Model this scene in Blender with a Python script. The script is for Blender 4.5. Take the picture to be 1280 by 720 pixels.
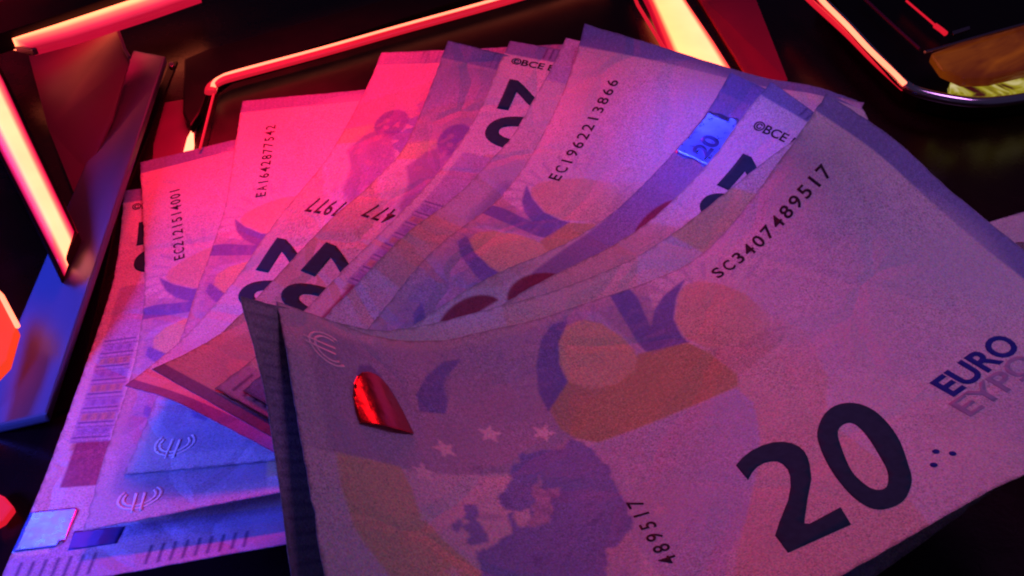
import bpy, bmesh, math, random
import numpy as np
from mathutils import Vector
for o in list(bpy.data.objects): bpy.data.objects.remove(o)
scene = bpy.context.scene
C = scene.collection
MM = 0.001
random.seed(7); rng = np.random.default_rng(7)

# ------------------------------------------------------------------ camera
FPX = 640 / math.tan(math.radians(55 / 2)); PITCH = math.radians(45); CAMH = 165.0
cam = bpy.data.cameras.new('camera'); camo = bpy.data.objects.new('camera', cam); C.objects.link(camo)
cam.sensor_width = 36; cam.angle = math.radians(55); cam.clip_start = 0.005; cam.clip_end = 10
camo.location = (0, 0, CAMH * MM); camo.rotation_euler = (math.radians(90) - PITCH, 0, 0)
cam.dof.use_dof = False
scene.camera = camo

# ------------------------------------------------------------------ world, lamps, exposure
w = bpy.data.worlds.new('World'); scene.world = w; w.use_nodes = True
bg = w.node_tree.nodes['Background']; bg.inputs[0].default_value = (0.42, 0.28, 0.80, 1); bg.inputs[1].default_value = 0.045
scene.view_settings.view_transform = 'Standard'; scene.view_settings.look = 'None'
scene.view_settings.exposure = 0; scene.view_settings.gamma = 1; scene.view_settings.use_curve_mapping = False
def area(name, loc, target, size, col, power, shape='RECTANGLE', size_y=None, spread=180):
    l = bpy.data.lights.new(name, 'AREA'); l.shape = shape; l.size = size * MM
    l.size_y = (size_y or size) * MM; l.color = col; l.spread = math.radians(spread); l.energy = power
    o = bpy.data.objects.new(name, l); C.objects.link(o); o.location = Vector(loc) * MM
    d = (Vector(target) - Vector(loc)); o.rotation_euler = d.to_track_quat('-Z', 'Y').to_euler()
    return o
# unseen lights: magenta overhead for the cabinet's screen, blue lower left, plus added fills
area('screen_lamp', (170, 175, 490), (75, 145, 40), 200, (0.86, 0.30, 1.0), 0.048, size_y=170, spread=48)
area('red_fill', (-85, 275, 68), (-40, 205, 20), 60, (1.0, 0.004, 0.03), 0.15, size_y=20, spread=130)  # added red fill for the hot pink on the upper left notes
area('blue_lamp', (-215, 30, 105), (-88, 92, 5), 70, (0.08, 0.10, 1.0), 0.085, size_y=50, spread=52)
area('blue_bar_fill', (-268, 258, 36), (-104, 142, 4), 105, (0.02, 0.07, 1.0), 0.0060, size_y=24, spread=50)  # added: set so the bezel bar's lower part mirrors blue
area('blue_foil_fill', (-190, 314, 86), (-79, 89, 19), 26, (0.05, 0.08, 1.0), 0.0006, size_y=26, spread=12)  # added: aimed to make the near foil patch shine blue
area('red_bar_fill', (-238, 384, 33), (-108, 230, 6), 60, (1.0, 0.004, 0.04), 0.0022, size_y=24, spread=40)  # added: gives the bezel bar's upper part its red reflection
area('blue_top_fill', (-58, 225, 274), (42, 170, 39), 30, (0.05, 0.07, 1.0), 0.0026, size_y=30, spread=9)  # added at the mirror angle of the fan's blue foil
area('red_foil_fill', (87, 290, 78), (-20, 90, 53), 10, (1.0, 0.03, 0.06), 0.00012, size_y=10, spread=20)  # added to put a red streak on the window foil

# ------------------------------------------------------------------ helpers
_c, _s = math.cos(PITCH), math.sin(PITCH)
def at(px, py, z):
    """photo point (1280 x 720) at height z (mm) above the deck"""
    a, b = (px - 640) / FPX, (360 - py) / FPX
    d = (a, b * _s + _c, b * _c - _s); t = (z - CAMH) / d[2]
    return Vector((d[0] * t, d[1] * t, z))
scene.cycles.filter_width = 2.1
def mesh_obj(name, bm, mat, parent=None, smooth=False):
    me = bpy.data.meshes.new(name); bmesh.ops.recalc_face_normals(bm, faces=bm.faces[:]); bm.to_mesh(me); bm.free()
    if mat: me.materials.append(mat)
    if smooth:
        for p in me.polygons: p.use_smooth = True
    o = bpy.data.objects.new(name, me); C.objects.link(o)
    if parent: o.parent = parent
    return o
def tag(o, label=None, cat=None, group=None, kind=None):
    if label: o['label'] = label
    if cat: o['category'] = cat
    if group: o['group'] = group
    if kind: o['kind'] = kind
    return o
def empty(name, loc=(0, 0, 0)):
    o = bpy.data.objects.new(name, None); C.objects.link(o); o.location = Vector(loc) * MM; o.empty_display_size = 0.01
    return o
def prism(pts, thick, bevel=0.0, down=(0, 0, -1)):
    """closed slab: top outline (mm) swept by thick along down"""
    bm = bmesh.new(); d = Vector(down).normalized() * thick
    top = [bm.verts.new(Vector(p) * MM) for p in pts]; bot = [bm.verts.new((Vector(p) + d) * MM) for p in pts]
    n = len(pts); bm.faces.new(top); bm.faces.new(bot[::-1])
    for i in range(n): bm.faces.new((top[i], bot[i], bot[(i + 1) % n], top[(i + 1) % n]))
    if bevel:
        bmesh.ops.bevel(bm, geom=[e for e in bm.edges], offset=bevel * MM, segments=2, affect='EDGES', profile=0.6)
    return bm
def slab(px, z, thick, bevel=0.0):
    return prism([at(x, y, zz) for (x, y, zz) in [(p[0], p[1], p[2] if len(p) > 2 else z) for p in px]], thick, bevel)
def tube(pts, r, sides=10, squash=1.0):
    bm = bmesh.new(); rings = []; n = len(pts); pts = [Vector(p) for p in pts]
    for i, p in enumerate(pts):
        t = (pts[min(i + 1, n - 1)] - pts[max(i - 1, 0)]).normalized(); s = t.cross(Vector((0, 0, 1))).normalized(); u = s.cross(t)
        rr = r[i] if isinstance(r, (list, tuple)) else r
        rings.append([bm.verts.new((p + s * math.cos(a) * rr + u * math.sin(a) * rr * squash) * MM) for a in [2 * math.pi * k / sides for k in range(sides)]])
    for a, b in zip(rings[:-1], rings[1:]):
        for k in range(sides): bm.faces.new((a[k], a[(k + 1) % sides], b[(k + 1) % sides], b[k]))
    bm.faces.new(rings[0][::-1]); bm.faces.new(rings[-1])
    return bm
def smoothline(pts, m=6):
    P = [Vector(p) for p in pts]; P = [P[0] * 2 - P[1]] + P + [P[-1] * 2 - P[-2]]; out = []
    for i in range(1, len(P) - 2):
        for k in range(m):
            t = k / m; a, b, c, d = P[i - 1], P[i], P[i + 1], P[i + 2]
            out.append(0.5 * ((2 * b) + (c - a) * t + (2 * a - 5 * b + 4 * c - d) * t * t + (3 * b - a - 3 * c + d) * t ** 3))
    out.append(P[-2]); return out

# ------------------------------------------------------------------ materials
def mat(name, col, rough=0.5, metal=0.0, spec=0.5, noise=0.0, nscale=300.0, emit=None, estr=0.0, bump=0.0, bscale=800.0, coat=0.0):
    m = bpy.data.materials.new(name); m.use_nodes = True; nt = m.node_tree; b = nt.nodes['Principled BSDF']
    b.inputs['Base Color'].default_value = (*col, 1); b.inputs['Roughness'].default_value = rough; b.inputs['Metallic'].default_value = metal
    b.inputs['Specular IOR Level'].default_value = spec; b.inputs['Coat Weight'].default_value = coat
    if emit: b.inputs['Emission Color'].default_value = (*emit, 1); b.inputs['Emission Strength'].default_value = estr
    tc = nt.nodes.new('ShaderNodeTexCoord')
    if noise:
        n = nt.nodes.new('ShaderNodeTexNoise'); n.inputs['Scale'].default_value = nscale; n.inputs['Detail'].default_value = 5
        nt.links.new(tc.outputs['Object'], n.inputs['Vector'])
        r = nt.nodes.new('ShaderNodeMapRange'); r.inputs[3].default_value = 1 - noise; r.inputs[4].default_value = 1 + noise
        nt.links.new(n.outputs['Fac'], r.inputs[0])
        mx = nt.nodes.new('ShaderNodeMix'); mx.data_type = 'RGBA'; mx.blend_type = 'MULTIPLY'; mx.inputs[0].default_value = 1
        mx.inputs[6].default_value = (*col, 1); nt.links.new(r.outputs[0], mx.inputs[7]); nt.links.new(mx.outputs[2], b.inputs['Base Color'])
        rr = nt.nodes.new('ShaderNodeMapRange'); rr.inputs[3].default_value = max(rough - 0.12, 0.02); rr.inputs[4].default_value = min(rough + 0.12, 1)
        nt.links.new(n.outputs['Fac'], rr.inputs[0]); nt.links.new(rr.outputs[0], b.inputs['Roughness'])
    if bump:
        n2 = nt.nodes.new('ShaderNodeTexNoise'); n2.inputs['Scale'].default_value = bscale; n2.inputs['Detail'].default_value = 3
        nt.links.new(tc.outputs['Object'], n2.inputs['Vector'])
        bp = nt.nodes.new('ShaderNodeBump'); bp.inputs['Strength'].default_value = bump; bp.inputs['Distance'].default_value = 0.0005
        nt.links.new(n2.outputs['Fac'], bp.inputs['Height']); nt.links.new(bp.outputs[0], b.inputs['Normal'])
    return m
def led_mat(name, col, strength, vary=0.12):
    """milky LED diffuser: brightest straight through, dimmer at the skirts (true of a frosted tube from any side)"""
    m = bpy.data.materials.new(name); m.use_nodes = True; nt = m.node_tree; b = nt.nodes['Principled BSDF']
    b.inputs['Base Color'].default_value = (0.10, 0.03, 0.03, 1); b.inputs['Roughness'].default_value = 0.4
    b.inputs['Emission Color'].default_value = (*col, 1)
    tc = nt.nodes.new('ShaderNodeTexCoord'); n = nt.nodes.new('ShaderNodeTexNoise'); n.inputs['Scale'].default_value = 60
    nt.links.new(tc.outputs['Object'], n.inputs['Vector'])
    r = nt.nodes.new('ShaderNodeMapRange'); r.inputs[3].default_value = strength * (1 - vary); r.inputs[4].default_value = strength * (1 + vary)
    nt.links.new(n.outputs['Fac'], r.inputs[0]); nt.links.new(r.outputs[0], b.inputs['Emission Strength'])
    return m
def lens_mat(name, core, stops):
    """frosted light bar: colour and brightness across its width, from the skirts to the core"""
    m = bpy.data.materials.new(name); m.use_nodes = True; nt = m.node_tree; b = nt.nodes['Principled BSDF']; b.inputs['Base Color'].default_value = (.12, .03, .03, 1); b.inputs['Roughness'].default_value = .35
    uv = nt.nodes.new('ShaderNodeUVMap'); uv.uv_map = 'UVMap'; sx = nt.nodes.new('ShaderNodeSeparateXYZ'); nt.links.new(uv.outputs[0], sx.inputs[0])
    cr = nt.nodes.new('ShaderNodeValToRGB'); el = cr.color_ramp.elements
    for i, (p, c) in enumerate(stops):
        e = el[i] if i < 2 else el.new(p)
        e.position = p; e.color = (*[x / core for x in c], 1)
    tc = nt.nodes.new('ShaderNodeTexCoord'); n = nt.nodes.new('ShaderNodeTexNoise'); n.inputs['Scale'].default_value = 55; n.inputs['Detail'].default_value = 3; nt.links.new(tc.outputs['Object'], n.inputs['Vector'])
    r = nt.nodes.new('ShaderNodeMapRange'); r.inputs[3].default_value = core * .75; r.inputs[4].default_value = core * 1.25; nt.links.new(n.outputs['Fac'], r.inputs[0])
    nt.links.new(sx.outputs[0], cr.inputs[0]); nt.links.new(cr.outputs[0], b.inputs['Emission Color']); nt.links.new(r.outputs[0], b.inputs['Emission Strength'])
    return m
def patchy_glow(name, scale, stops, strength, rough=.2):
    m = bpy.data.materials.new(name); m.use_nodes = True; nt = m.node_tree; b = nt.nodes['Principled BSDF']; b.inputs['Base Color'].default_value = (.05, .02, .01, 1); b.inputs['Roughness'].default_value = rough
    tc = nt.nodes.new('ShaderNodeTexCoord'); n = nt.nodes.new('ShaderNodeTexNoise'); n.inputs['Scale'].default_value = scale; n.inputs['Detail'].default_value = 4; n.inputs['Distortion'].default_value = 1.2
    cr = nt.nodes.new('ShaderNodeValToRGB'); el = cr.color_ramp.elements
    for i, (p, c) in enumerate(stops):
        e = el[i] if i < 2 else el.new(p)
        e.position = p; e.color = (*c, 1)
    nt.links.new(tc.outputs['Object'], n.inputs['Vector']); nt.links.new(n.outputs['Fac'], cr.inputs[0]); nt.links.new(cr.outputs[0], b.inputs['Emission Color']); b.inputs['Emission Strength'].default_value = strength
    return m
M = dict(
    lens=lens_mat('light_bar_lens', 5.5, [(0, (.35, .001, .02)), (1, (.35, .001, .02)), (.08, (1.0, .012, .10)), (.20, (2.2, .18, .16)), (.32, (5.2, .86, .42)), (.70, (5.2, .86, .42)), (.82, (2.2, .18, .16)), (.93, (1.0, .012, .10))]),
    lens_side=lens_mat('light_bar_lens_offset', 5.5, [(0, (.5, .002, .02)), (1, (.5, .004, .03)), (.10, (2.0, .16, .08)), (.2, (5.2, .86, .36)), (.52, (5.2, .80, .34)), (.66, (2.2, .22, .16)), (.84, (1.2, .03, .10))]),
    lens_flat=lens_mat('light_block_lens', 5.5, [(0, (.5, .002, .02)), (1, (1.2, .03, .06)), (.10, (1.6, .05, .05)), (.2, (5.2, .86, .30)), (.86, (5.2, .90, .42)), (.94, (2.2, .22, .12))]),
    deck=mat('black_deck_plastic', (0.012, 0.003, 0.005), 0.26, spec=0.22, noise=0.35, nscale=90, bump=0.08, bscale=900),
    frame=mat('dark_frame_plastic', (0.005, 0.004, 0.005), 0.34, spec=0.10, noise=0.3, nscale=120),
    bezel=mat('brushed_bezel_metal', (0.16, 0.19, 0.30), 0.44, metal=0.9),
    redwall=mat('deep_red_plastic', (0.10, 0.003, 0.055), 0.45, noise=0.15, nscale=120),
    redglow=mat('red_spill_plastic', (0.42, 0.010, 0.06), 0.4, noise=0.15, nscale=90),  # LED spill beside the light block put into the base colour
    chrome=mat('chrome', (0.8, 0.8, 0.84), 0.14, metal=1.0),
    rim=mat('dull_chrome', (0.30, 0.28, 0.32), 0.3, metal=1.0),
    amber=patchy_glow('amber_lens', 30, [(.34, (.02, .001, .001)), (.74, (.22, .045, .002)), (.54, (.075, .010, .001))], 1.0, .15),
    lit_side=patchy_glow('lit_button_side', 120, [(.40, (.05, .004, .01)), (.66, (.95, .82, .46)), (.5, (.42, .36, .02))], .7),
    led=led_mat('led_diffuser', (1.0, 0.16, 0.085), 5.2),
    led_core=led_mat('led_core', (1.0, 0.20, 0.085), 4.6),
    led_thin=led_mat('thin_led_core', (1.0, 0.16, 0.085), 3.6),
    led_dim=led_mat('dim_led', (1.0, 0.012, 0.035), 0.7),
    led_skirt=led_mat('led_skirt', (1.0, 0.012, 0.04), 0.62),
    led_orange=led_mat('orange_led', (1.0, 0.05, 0.01), 0.95),
    ink=mat('dark_ink', (0.030, 0.070, 0.095), 0.8, noise=0.3, nscale=900, spec=0.06),
    ink_blue=mat('blue_ink', (0.03, 0.05, 0.32), 0.8, noise=0.25, nscale=900, spec=0.06),
    ink_serial=mat('serial_ink', (0.035, 0.022, 0.035), 0.6, noise=0.4, nscale=1500, spec=0.2),
    ink_pale=mat('pale_print', (0.96, 0.90, 0.90), 0.6, noise=0.10, nscale=1500, spec=0.2),
    foil=mat('holographic_foil', (0.34, 0.42, 1.0), 0.30, metal=0.92, noise=0.35, nscale=700, bump=0.14, bscale=260),
    foil_dark=mat('foil_engraving', (0.07, 0.08, 0.40), 0.4, metal=0.5, noise=0.3, nscale=900),
    foil_red=mat('red_window_foil', (0.5, 0.015, 0.03), 0.17, metal=0.75, noise=0.25, nscale=300, bump=0.10, bscale=420),
)
# ------------------------------------------------------------------ the console
bm = bmesh.new(); vs = [bm.verts.new(Vector(p) * MM) for p in ((-900, -300, 0), (900, -300, 0), (900, 1200, 0), (-900, 1200, 0))]; bm.faces.new(vs)
tag(mesh_obj('console_deck', bm, M['deck']), kind='structure')
# bezel bar on the left
bz = empty('bezel_bar', at(90, 350, 0)); tag(bz, 'slanted metal bezel bar on the left, blue below and red above', 'bezel bar')
def child(name, bm, m, parent, smooth=False):
    o = mesh_obj(name, bm, m, parent, smooth); o.matrix_parent_inverse = parent.matrix_world.inverted(); o.location = (0, 0, 0)
    o.matrix_parent_inverse.identity(); o.location = -parent.location; return o
Zb = 8
p1, p2, p3 = at(167, 62, 3), at(207, 70, 9), at(58, 518, 9); nn = (p2 - p1).cross(p3 - p1); o_ = Vector((0, 0, CAMH)); dd = at(-36, 540, 3) - o_
child('bar', prism([p1, p2, p3, o_ + dd * ((p1 - o_).dot(nn) / dd.dot(nn))], 2.5, .7), M['bezel'], bz)
child('side_flange', slab([(222, 76), (148, 262), (94, 508), (70, 516), (138, 270), (212, 78)], .5, .4, .1), M['frame'], bz)
child('screw', slab([(214 + 4 * math.cos(k), 80 + 3.2 * math.sin(k)) for k in [i * math.pi / 4 for i in range(8)]], 6.5, 1.4, .2), M['rim'], bz)
def lensbar(left, right, z, rise, n=9):
    """bulged bar between two edge lines; u runs across it"""
    bm = bmesh.new(); uvl = bm.loops.layers.uv.new('UVMap'); rows = []
    for a, b in zip(left, right):
        A, B = at(*a, z), at(*b, z); rows.append([(bm.verts.new((A.lerp(B, k / n) + Vector((0, 0, rise * math.sin(math.pi * k / n)))) * MM), k / n) for k in range(n + 1)])
    def q(vs):
        f = bm.faces.new([v for v, _ in vs]); f.smooth = True
        for l, (_, u) in zip(f.loops, vs): l[uvl].uv = (u, 0)
    for r, s in zip(rows[:-1], rows[1:]):
        for k in range(n): q([r[k], r[k + 1], s[k + 1], s[k]])
    low = [[(bm.verts.new(v.co - Vector((0, 0, 2.5 + rise * math.sin(math.pi * k / n))) * MM), u) for k, (v, u) in enumerate(r)] for r in rows]
    for e in (0, -1):
        q([rows[e][k] for k in range(n + 1)] + [low[e][k] for k in range(n, -1, -1)])
    for k in (0, n):
        for i in range(len(rows) - 1): q([rows[i][k], rows[i + 1][k], low[i + 1][k], low[i][k]])
    for r, s in zip(low[:-1], low[1:]): q([r[0], r[n], s[n], s[0]])
    return bm
# left light strips
def strip(name, px, z, thick, m, label, cat='light strip', group=None, house=None, hp=None):
    t = empty(name, at(*px[0][:2], z)); tag(t, label, cat, group)
    child('diffuser', slab(px, z, thick, .6), m, t)
    cx = sum(p[0] for p in px) / len(px); cy = sum(p[1] for p in px) / len(px)
    if m is M['led_core']: child('diffuser_skirt', slab([(p[0] + (8 if p[0] > cx else -8), p[1] + (8 if p[1] > cy else -5)) for p in px], z - .8, thick - 1, .4), M['led_skirt'], t)
    if house: child('housing', slab(house, hp[0], hp[1], .4), M['frame'], t)
    return t
t = empty('light_strip', at(40, 200, 10)); tag(t, 'wide glowing light strip at the left border running down to the bezel bar', 'light strip')
child('diffuser', lensbar([(-46, 112), (-6, 176), (26, 238), (66, 316), (76, 336)], [(-20, 56), (4, 100), (34, 166), (69, 240), (92, 288)], 9, 2.0), M['lens'], t)
child('housing', slab([(-50, 116), (-8, 180), (24, 242), (72, 342), (98, 290), (73, 238), (38, 164), (8, 98), (-18, 50)], 8.6, 6, .4), M['frame'], t)
t = empty('side_lamp', at(0, 410, 8)); tag(t, 'small orange red lit panel with a yellow edge at the left border', 'lamp')
child('panel', slab([(-40, 330), (0, 368), (20, 408), (8, 450), (-40, 500)], 9, 3, .3), M['led_orange'], t)
child('edge_line', tube([at(-12, 356, 9.6), at(2, 370, 9.6), at(22, 408, 9.6)], .55), M['led_thin'], t)
strip('lamp', [(-10, 612), (6, 620), (17, 633), (4, 650), (-10, 658)], 3, 2, M['led_dim'], 'small dim red lamp at the lower left border', 'lamp')
t = empty('light_strip', at(120, 20, 16)); tag(t, 'glowing light strip across the top left corner', 'light strip')
child('diffuser', lensbar([(-2, 49), (60, 30), (160, -3), (232, -30)], [(40, 60), (90, 47), (180, 18), (250, -6)], 14, 1.6), M['lens_side'], t)
child('housing', slab([(-60, 62), (160, -10), (230, -34), (230, -70), (160, -50), (-40, 14)], 18, 6, .4), M['frame'], t)
child('end_cap', slab([(18, 58), (40, 62), (46, 60), (38, 56)], 14, 2, .2), M['rim'], t)
# red panel under the top left strip
rp = empty('red_panel', at(110, 130, 0)); tag(rp, 'dark red panel lit from the strip above it, behind the bezel bar', 'panel')
child('panel', slab([(36, 70, 2), (147, 36, 10), (162, 74, 10), (140, 150, 6), (110, 215, 2), (92, 240, 0.8), (60, 160, 0.8)], 5, .7), M['redwall'], rp)
child('edge_strip', tube([at(147, 36, 11), at(156, 62, 11), at(162, 72, 11)], .5), M['rim'], rp)
# screen frame with the long thin strip
fr = empty('screen_frame', at(450, 60, 0)); tag(fr, 'black screen frame with a thin glowing red line along its edge', 'screen frame')
line = smoothline([at(x, y, 8) for x, y in ((266, 112), (268, 106), (277, 99), (300, 91), (400, 64), (500, 35.5), (623, 1), (760, -40))], 5)
child('light_line', tube(line, [1.15 + .35 * math.sin(i) * 0 for i in range(len(line))]), M['led_thin'], fr, True)
lo = smoothline([at(x, y, 8.2) for x, y in ((263, 116), (265, 108), (276, 101), (300, 94), (400, 67), (500, 38.5), (623, 4.5), (760, -36))], 5)
child('light_skirt', tube(lo, 1.7, squash=.5), M['led_skirt'], fr, True)
child('corner_line', tube([at(267, 118, 8), at(262, 138, 7), at(250, 186, 5)], .35), M['led_dim'], fr)
child('screen_edge', slab([(272, 118), (290, 104), (400, 74), (640, 6), (780, -30), (805, 60), (700, 140), (400, 160), (255, 200)], 4, 3, .4), M['frame'], fr)
child('frame_rail', slab([(230, 74), (262, 60), (620, -40), (600, -8), (400, 56), (268, 98), (258, 110), (250, 140), (238, 158), (228, 140)], 4, 3, .5), M['redwall'] if False else M['frame'], fr)
# red glow pocket left of the frame's corner
pk = empty('light_pocket', at(220, 170, 0)); tag(pk, 'red lit pocket between bezel bar and screen frame, above the second banknote', 'light pocket')
child('pocket_wall', slab([(206, 128), (243, 122), (246, 160), (238, 200), (190, 215), (192, 180)], .6, .5, .1), M['redwall'], pk)
child('pocket_light', slab([(229, 190), (234, 172), (241, 158), (242, 178), (240, 192)], 1.6, 1.0, .2), M['led'], pk)
# broad light block behind the fan
lb = empty('light_strip', at(850, 30, 0)); tag(lb, 'broad yellow hot light block rising behind the middle of the fan', 'light strip')
child('diffuser', lensbar([(802, -14), (812, 6), (836, 66), (856, 112)], [(850, -14), (858, 2), (892, 52), (926, 106)], 7, 1.0), M['lens_flat'], lb)
child('edge_line', tube([at(790, -12, 7), at(797, 6, 7), at(826, 54, 7), (at(846, 88, 7))], .55), M['led_dim'], lb)
child('side_wall', slab([(866, -14, 1), (940, -14, 5), (985, 100, 5), (944, 112, 1)], 5, 1, .2), M['redglow'], lb)
# round-cornered button panel, top right
bp = empty('button_panel', at(1180, 40, 0)); tag(bp, 'round cornered black and chrome button panel with amber lens at the top right', 'button panel')
rim = smoothline([at(x, y, 12) for x, y in ((1018, -14), (1027, 0), (1058, 31), (1085, 60), (1112, 88), (1132, 107), (1152, 116.5), (1192, 125), (1230, 128), (1282, 122), (1340, 108))], 5)
child('rim', tube(rim, 1.5), M['chrome'], bp, True)
child('rim_light', tube(smoothline([at(x, y, 13) for x, y in ((1018, -14), (1027, 0), (1058, 31), (1085, 60), (1112, 86), (1131, 105))], 5), .75), M['led_thin'], bp, True)
child('rim_light', tube(smoothline([at(x, y, 11) for x, y in ((1000, -14), (1012, 0), (1058, 42), (1092, 76), (1129, 110))], 5), .9), M['led_dim'], bp, True)
child('body', slab([(1030, -20), (1060, 28), (1086, 56), (1133, 103), (1152, 112), (1192, 121), (1230, 124), (1282, 117), (1360, 100), (1360, -60), (1040, -60)], 8, 7, .5), M['frame'], bp)
child('inner_line', tube([at(1078, -4, 10), at(1110, 26, 10), at(1150, 62, 10)], .5), M['redwall'], bp)
child('inner_light', tube([at(1133, 1, 11), at(1160, 24, 11), at(1168, 31, 11)], .35), M['led_dim'], bp)
child('inner_light', tube([at(1169, 32, 11), at(1176, 37, 11), at(1182, 42, 11)], .8), M['led_dim'], bp)
child('highlight_tab', slab([(1190, 39), (1212, 32), (1213, 36), (1192, 43)], 11, 1, .2), M['rim'], bp)
bt = empty('push_button', at(1230, 80, 0)); tag(bt, 'amber push button with bright yellow lit side at the right border', 'push button')
child('lens', slab([(1164, 66), (1200, 54), (1290, 28), (1350, 20), (1350, 70), (1290, 84), (1240, 97), (1205, 98), (1178, 86)], 17, 3, .8), M['amber'], bt)
child('lens_edge', tube(smoothline([at(x, y, 18) for x, y in ((1156, 65), (1178, 59), (1215, 48), (1284, 29), (1330, 18))], 4), .4), M['rim'], bt)
child('lit_side', slab([(1188, 101), (1200, 101), (1242, 103), (1290, 93), (1340, 80), (1340, 98), (1290, 113), (1240, 121), (1210, 121), (1189, 115)], 12, 3, .5), M['lit_side'], bt)
# ------------------------------------------------------------------ print of the notes, computed on a grid of 10 dots per mm
PW, PH = 1330, 720
class Sheet:
    def __init__(s, base):
        s.a = np.ones((PH, PW, 3), np.float32) * np.array(base, np.float32)
        yy, xx = np.mgrid[0:PH, 0:PW]; s.x = (xx + .5) / 10; s.y = (yy + .5) / 10
    def mask(s, pts, soft=0.0):
        p = np.array(pts, float); x0, y0 = np.maximum((p.min(0) - 1) * 10, 0).astype(int); x1, y1 = np.minimum((p.max(0) + 1) * 10 + 1, (PW, PH)).astype(int)
        m = np.zeros((PH, PW), np.float32)
        if x1 <= x0 or y1 <= y0: return m
        acc = 0
        for dx, dy in ((-.025, -.025), (.025, -.025), (-.025, .025), (.025, .025)):
            X = s.x[y0:y1, x0:x1] + dx; Y = s.y[y0:y1, x0:x1] + dy; ins = np.zeros(X.shape, bool); j = len(p) - 1
            for i in range(len(p)):
                if p[i, 1] != p[j, 1]:
                    c = ((p[i, 1] > Y) != (p[j, 1] > Y)) & (X < (p[j, 0] - p[i, 0]) * (Y - p[i, 1]) / (p[j, 1] - p[i, 1]) + p[i, 0]); ins ^= c
                j = i
            acc = acc + ins.astype(np.float32) / 4
        m[y0:y1, x0:x1] = acc
        if soft:
            k = max(int(soft * 10), 1)
            for ax in (0, 1):
                cs = np.cumsum(np.pad(m, [(k + 1, k), (0, 0)] if ax == 0 else [(0, 0), (k + 1, k)], mode='edge'), axis=ax)
                m = (cs[2 * k + 1:] - cs[:-2 * k - 1]) / (2 * k + 1) if ax == 0 else (cs[:, 2 * k + 1:] - cs[:, :-2 * k - 1]) / (2 * k + 1)
        return m
    def ink(s, m, col, k=1.0):
        m = (m * k)[..., None]; s.a = s.a * (1 - m) + np.array(col, np.float32) * m
    def poly(s, pts, col, k=1.0, soft=0.0): s.ink(s.mask(pts, soft), col, k)
    def ell(s, cx, cy, rx, ry, col, k=1.0, rot=0, soft=0.0):
        c, d = math.cos(rot), math.sin(rot)
        s.poly([(cx + rx * math.cos(t) * c - ry * math.sin(t) * d, cy + rx * math.cos(t) * d + ry * math.sin(t) * c) for t in np.linspace(0, 2 * math.pi, 40)[:-1]], col, k, soft)
    def star(s, cx, cy, r, col, k=1.0, rot=0.0):
        s.poly([(cx + (r if i % 2 == 0 else r * .42) * math.sin(rot + i * math.pi / 5), cy - (r if i % 2 == 0 else r * .42) * math.cos(rot + i * math.pi / 5)) for i in range(10)], col, k)
    def coast(s, pts, col, k=1.0, soft=0.0, amp=.32):
        for lev in range(3):
            out = []
            for a, b in zip(pts, pts[1:] + pts[:1]):
                d = math.hypot(b[0] - a[0], b[1] - a[1]); o = rng.normal(0, 1) * amp * min(d, 2) * .5
                out += [a, ((a[0] + b[0]) / 2 - (b[1] - a[1]) / (d + 1e-6) * o, (a[1] + b[1]) / 2 + (b[0] - a[0]) / (d + 1e-6) * o)]
            pts = out
        s.poly(pts, col, k, soft)
    def rect(s, x0, y0, x1, y1, col, k=1.0, soft=0.0): s.poly([(x0, y0), (x1, y0), (x1, y1), (x0, y1)], col, k, soft)
    def finish(s, name):
        # fine line engraving and paper fibre
        g = 0.5 + 0.5 * np.sin(s.y * 5.2 + 2.2 * np.sin(s.x * 0.19) + 1.4 * np.sin(s.x * 0.07 + s.y * .1)); g2 = 0.5 + 0.5 * np.sin((s.x * .8 + s.y * .9) * 4.4 + 3 * np.sin(s.y * 0.14))
        ink = 1 - s.a.min(-1) / 0.80
        s.a *= (1 - (0.012 + .16 * np.clip(ink - .08, 0, 1)) * (0.6 * g + 0.4 * g2))[..., None]
        for ax in (0, 1):                                        # ink spread
            s.a = (np.roll(s.a, 2, ax) + np.roll(s.a, 1, ax) + s.a + np.roll(s.a, -1, ax) + np.roll(s.a, -2, ax)) / 5
        # handled paper: faint smudges, grey edges that also paint shadow lines between notes
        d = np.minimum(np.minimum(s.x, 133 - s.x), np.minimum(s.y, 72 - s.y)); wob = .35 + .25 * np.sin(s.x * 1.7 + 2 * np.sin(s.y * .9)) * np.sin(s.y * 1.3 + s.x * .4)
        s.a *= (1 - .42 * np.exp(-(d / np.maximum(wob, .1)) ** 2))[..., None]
        for k in range(26):
            cx, cy, r = rng.random() * 133, rng.random() * 72, 3 + rng.random() * 9
            s.a *= (1 - .07 * np.exp(-(((s.x - cx) / r) ** 2 + ((s.y - cy) / (r * .6)) ** 2)))[..., None]
        for k in range(420):                                    # paper fibres
            x, y, t, c = rng.random() * PW, rng.random() * PH, rng.random() * 6.28, rng.normal(0, .05); v = .80 if rng.random() < .55 else 1.14
            for q in range(int(8 + rng.random() * 26)):
                x += math.cos(t); y += math.sin(t); t += c
                if 0 <= x < PW - 1 and 0 <= y < PH - 1: s.a[int(y), int(x)] *= v; s.a[int(y) + 1, int(x)] *= (1 + v) / 2
        lo = rng.random((10, 18)).astype(np.float32); gy, gx = np.clip(s.y / 8, 0, 8.99), np.clip(s.x / 8, 0, 16.6); iy, ix = gy.astype(int), gx.astype(int); fy, fx = gy - iy, gx - ix
        amp = ((lo[iy, ix] * (1 - fx) + lo[iy, ix + 1] * fx) * (1 - fy) + (lo[iy + 1, ix] * (1 - fx) + lo[iy + 1, ix + 1] * fx) * fy) * 1.2 + .35
        n = rng.normal(0, 1, (PH // 2, PW // 2)).repeat(2, 0).repeat(2, 1); f = rng.normal(0, 1, (PH // 2, PW // 2, 3)).repeat(2, 0).repeat(2, 1)
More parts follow.
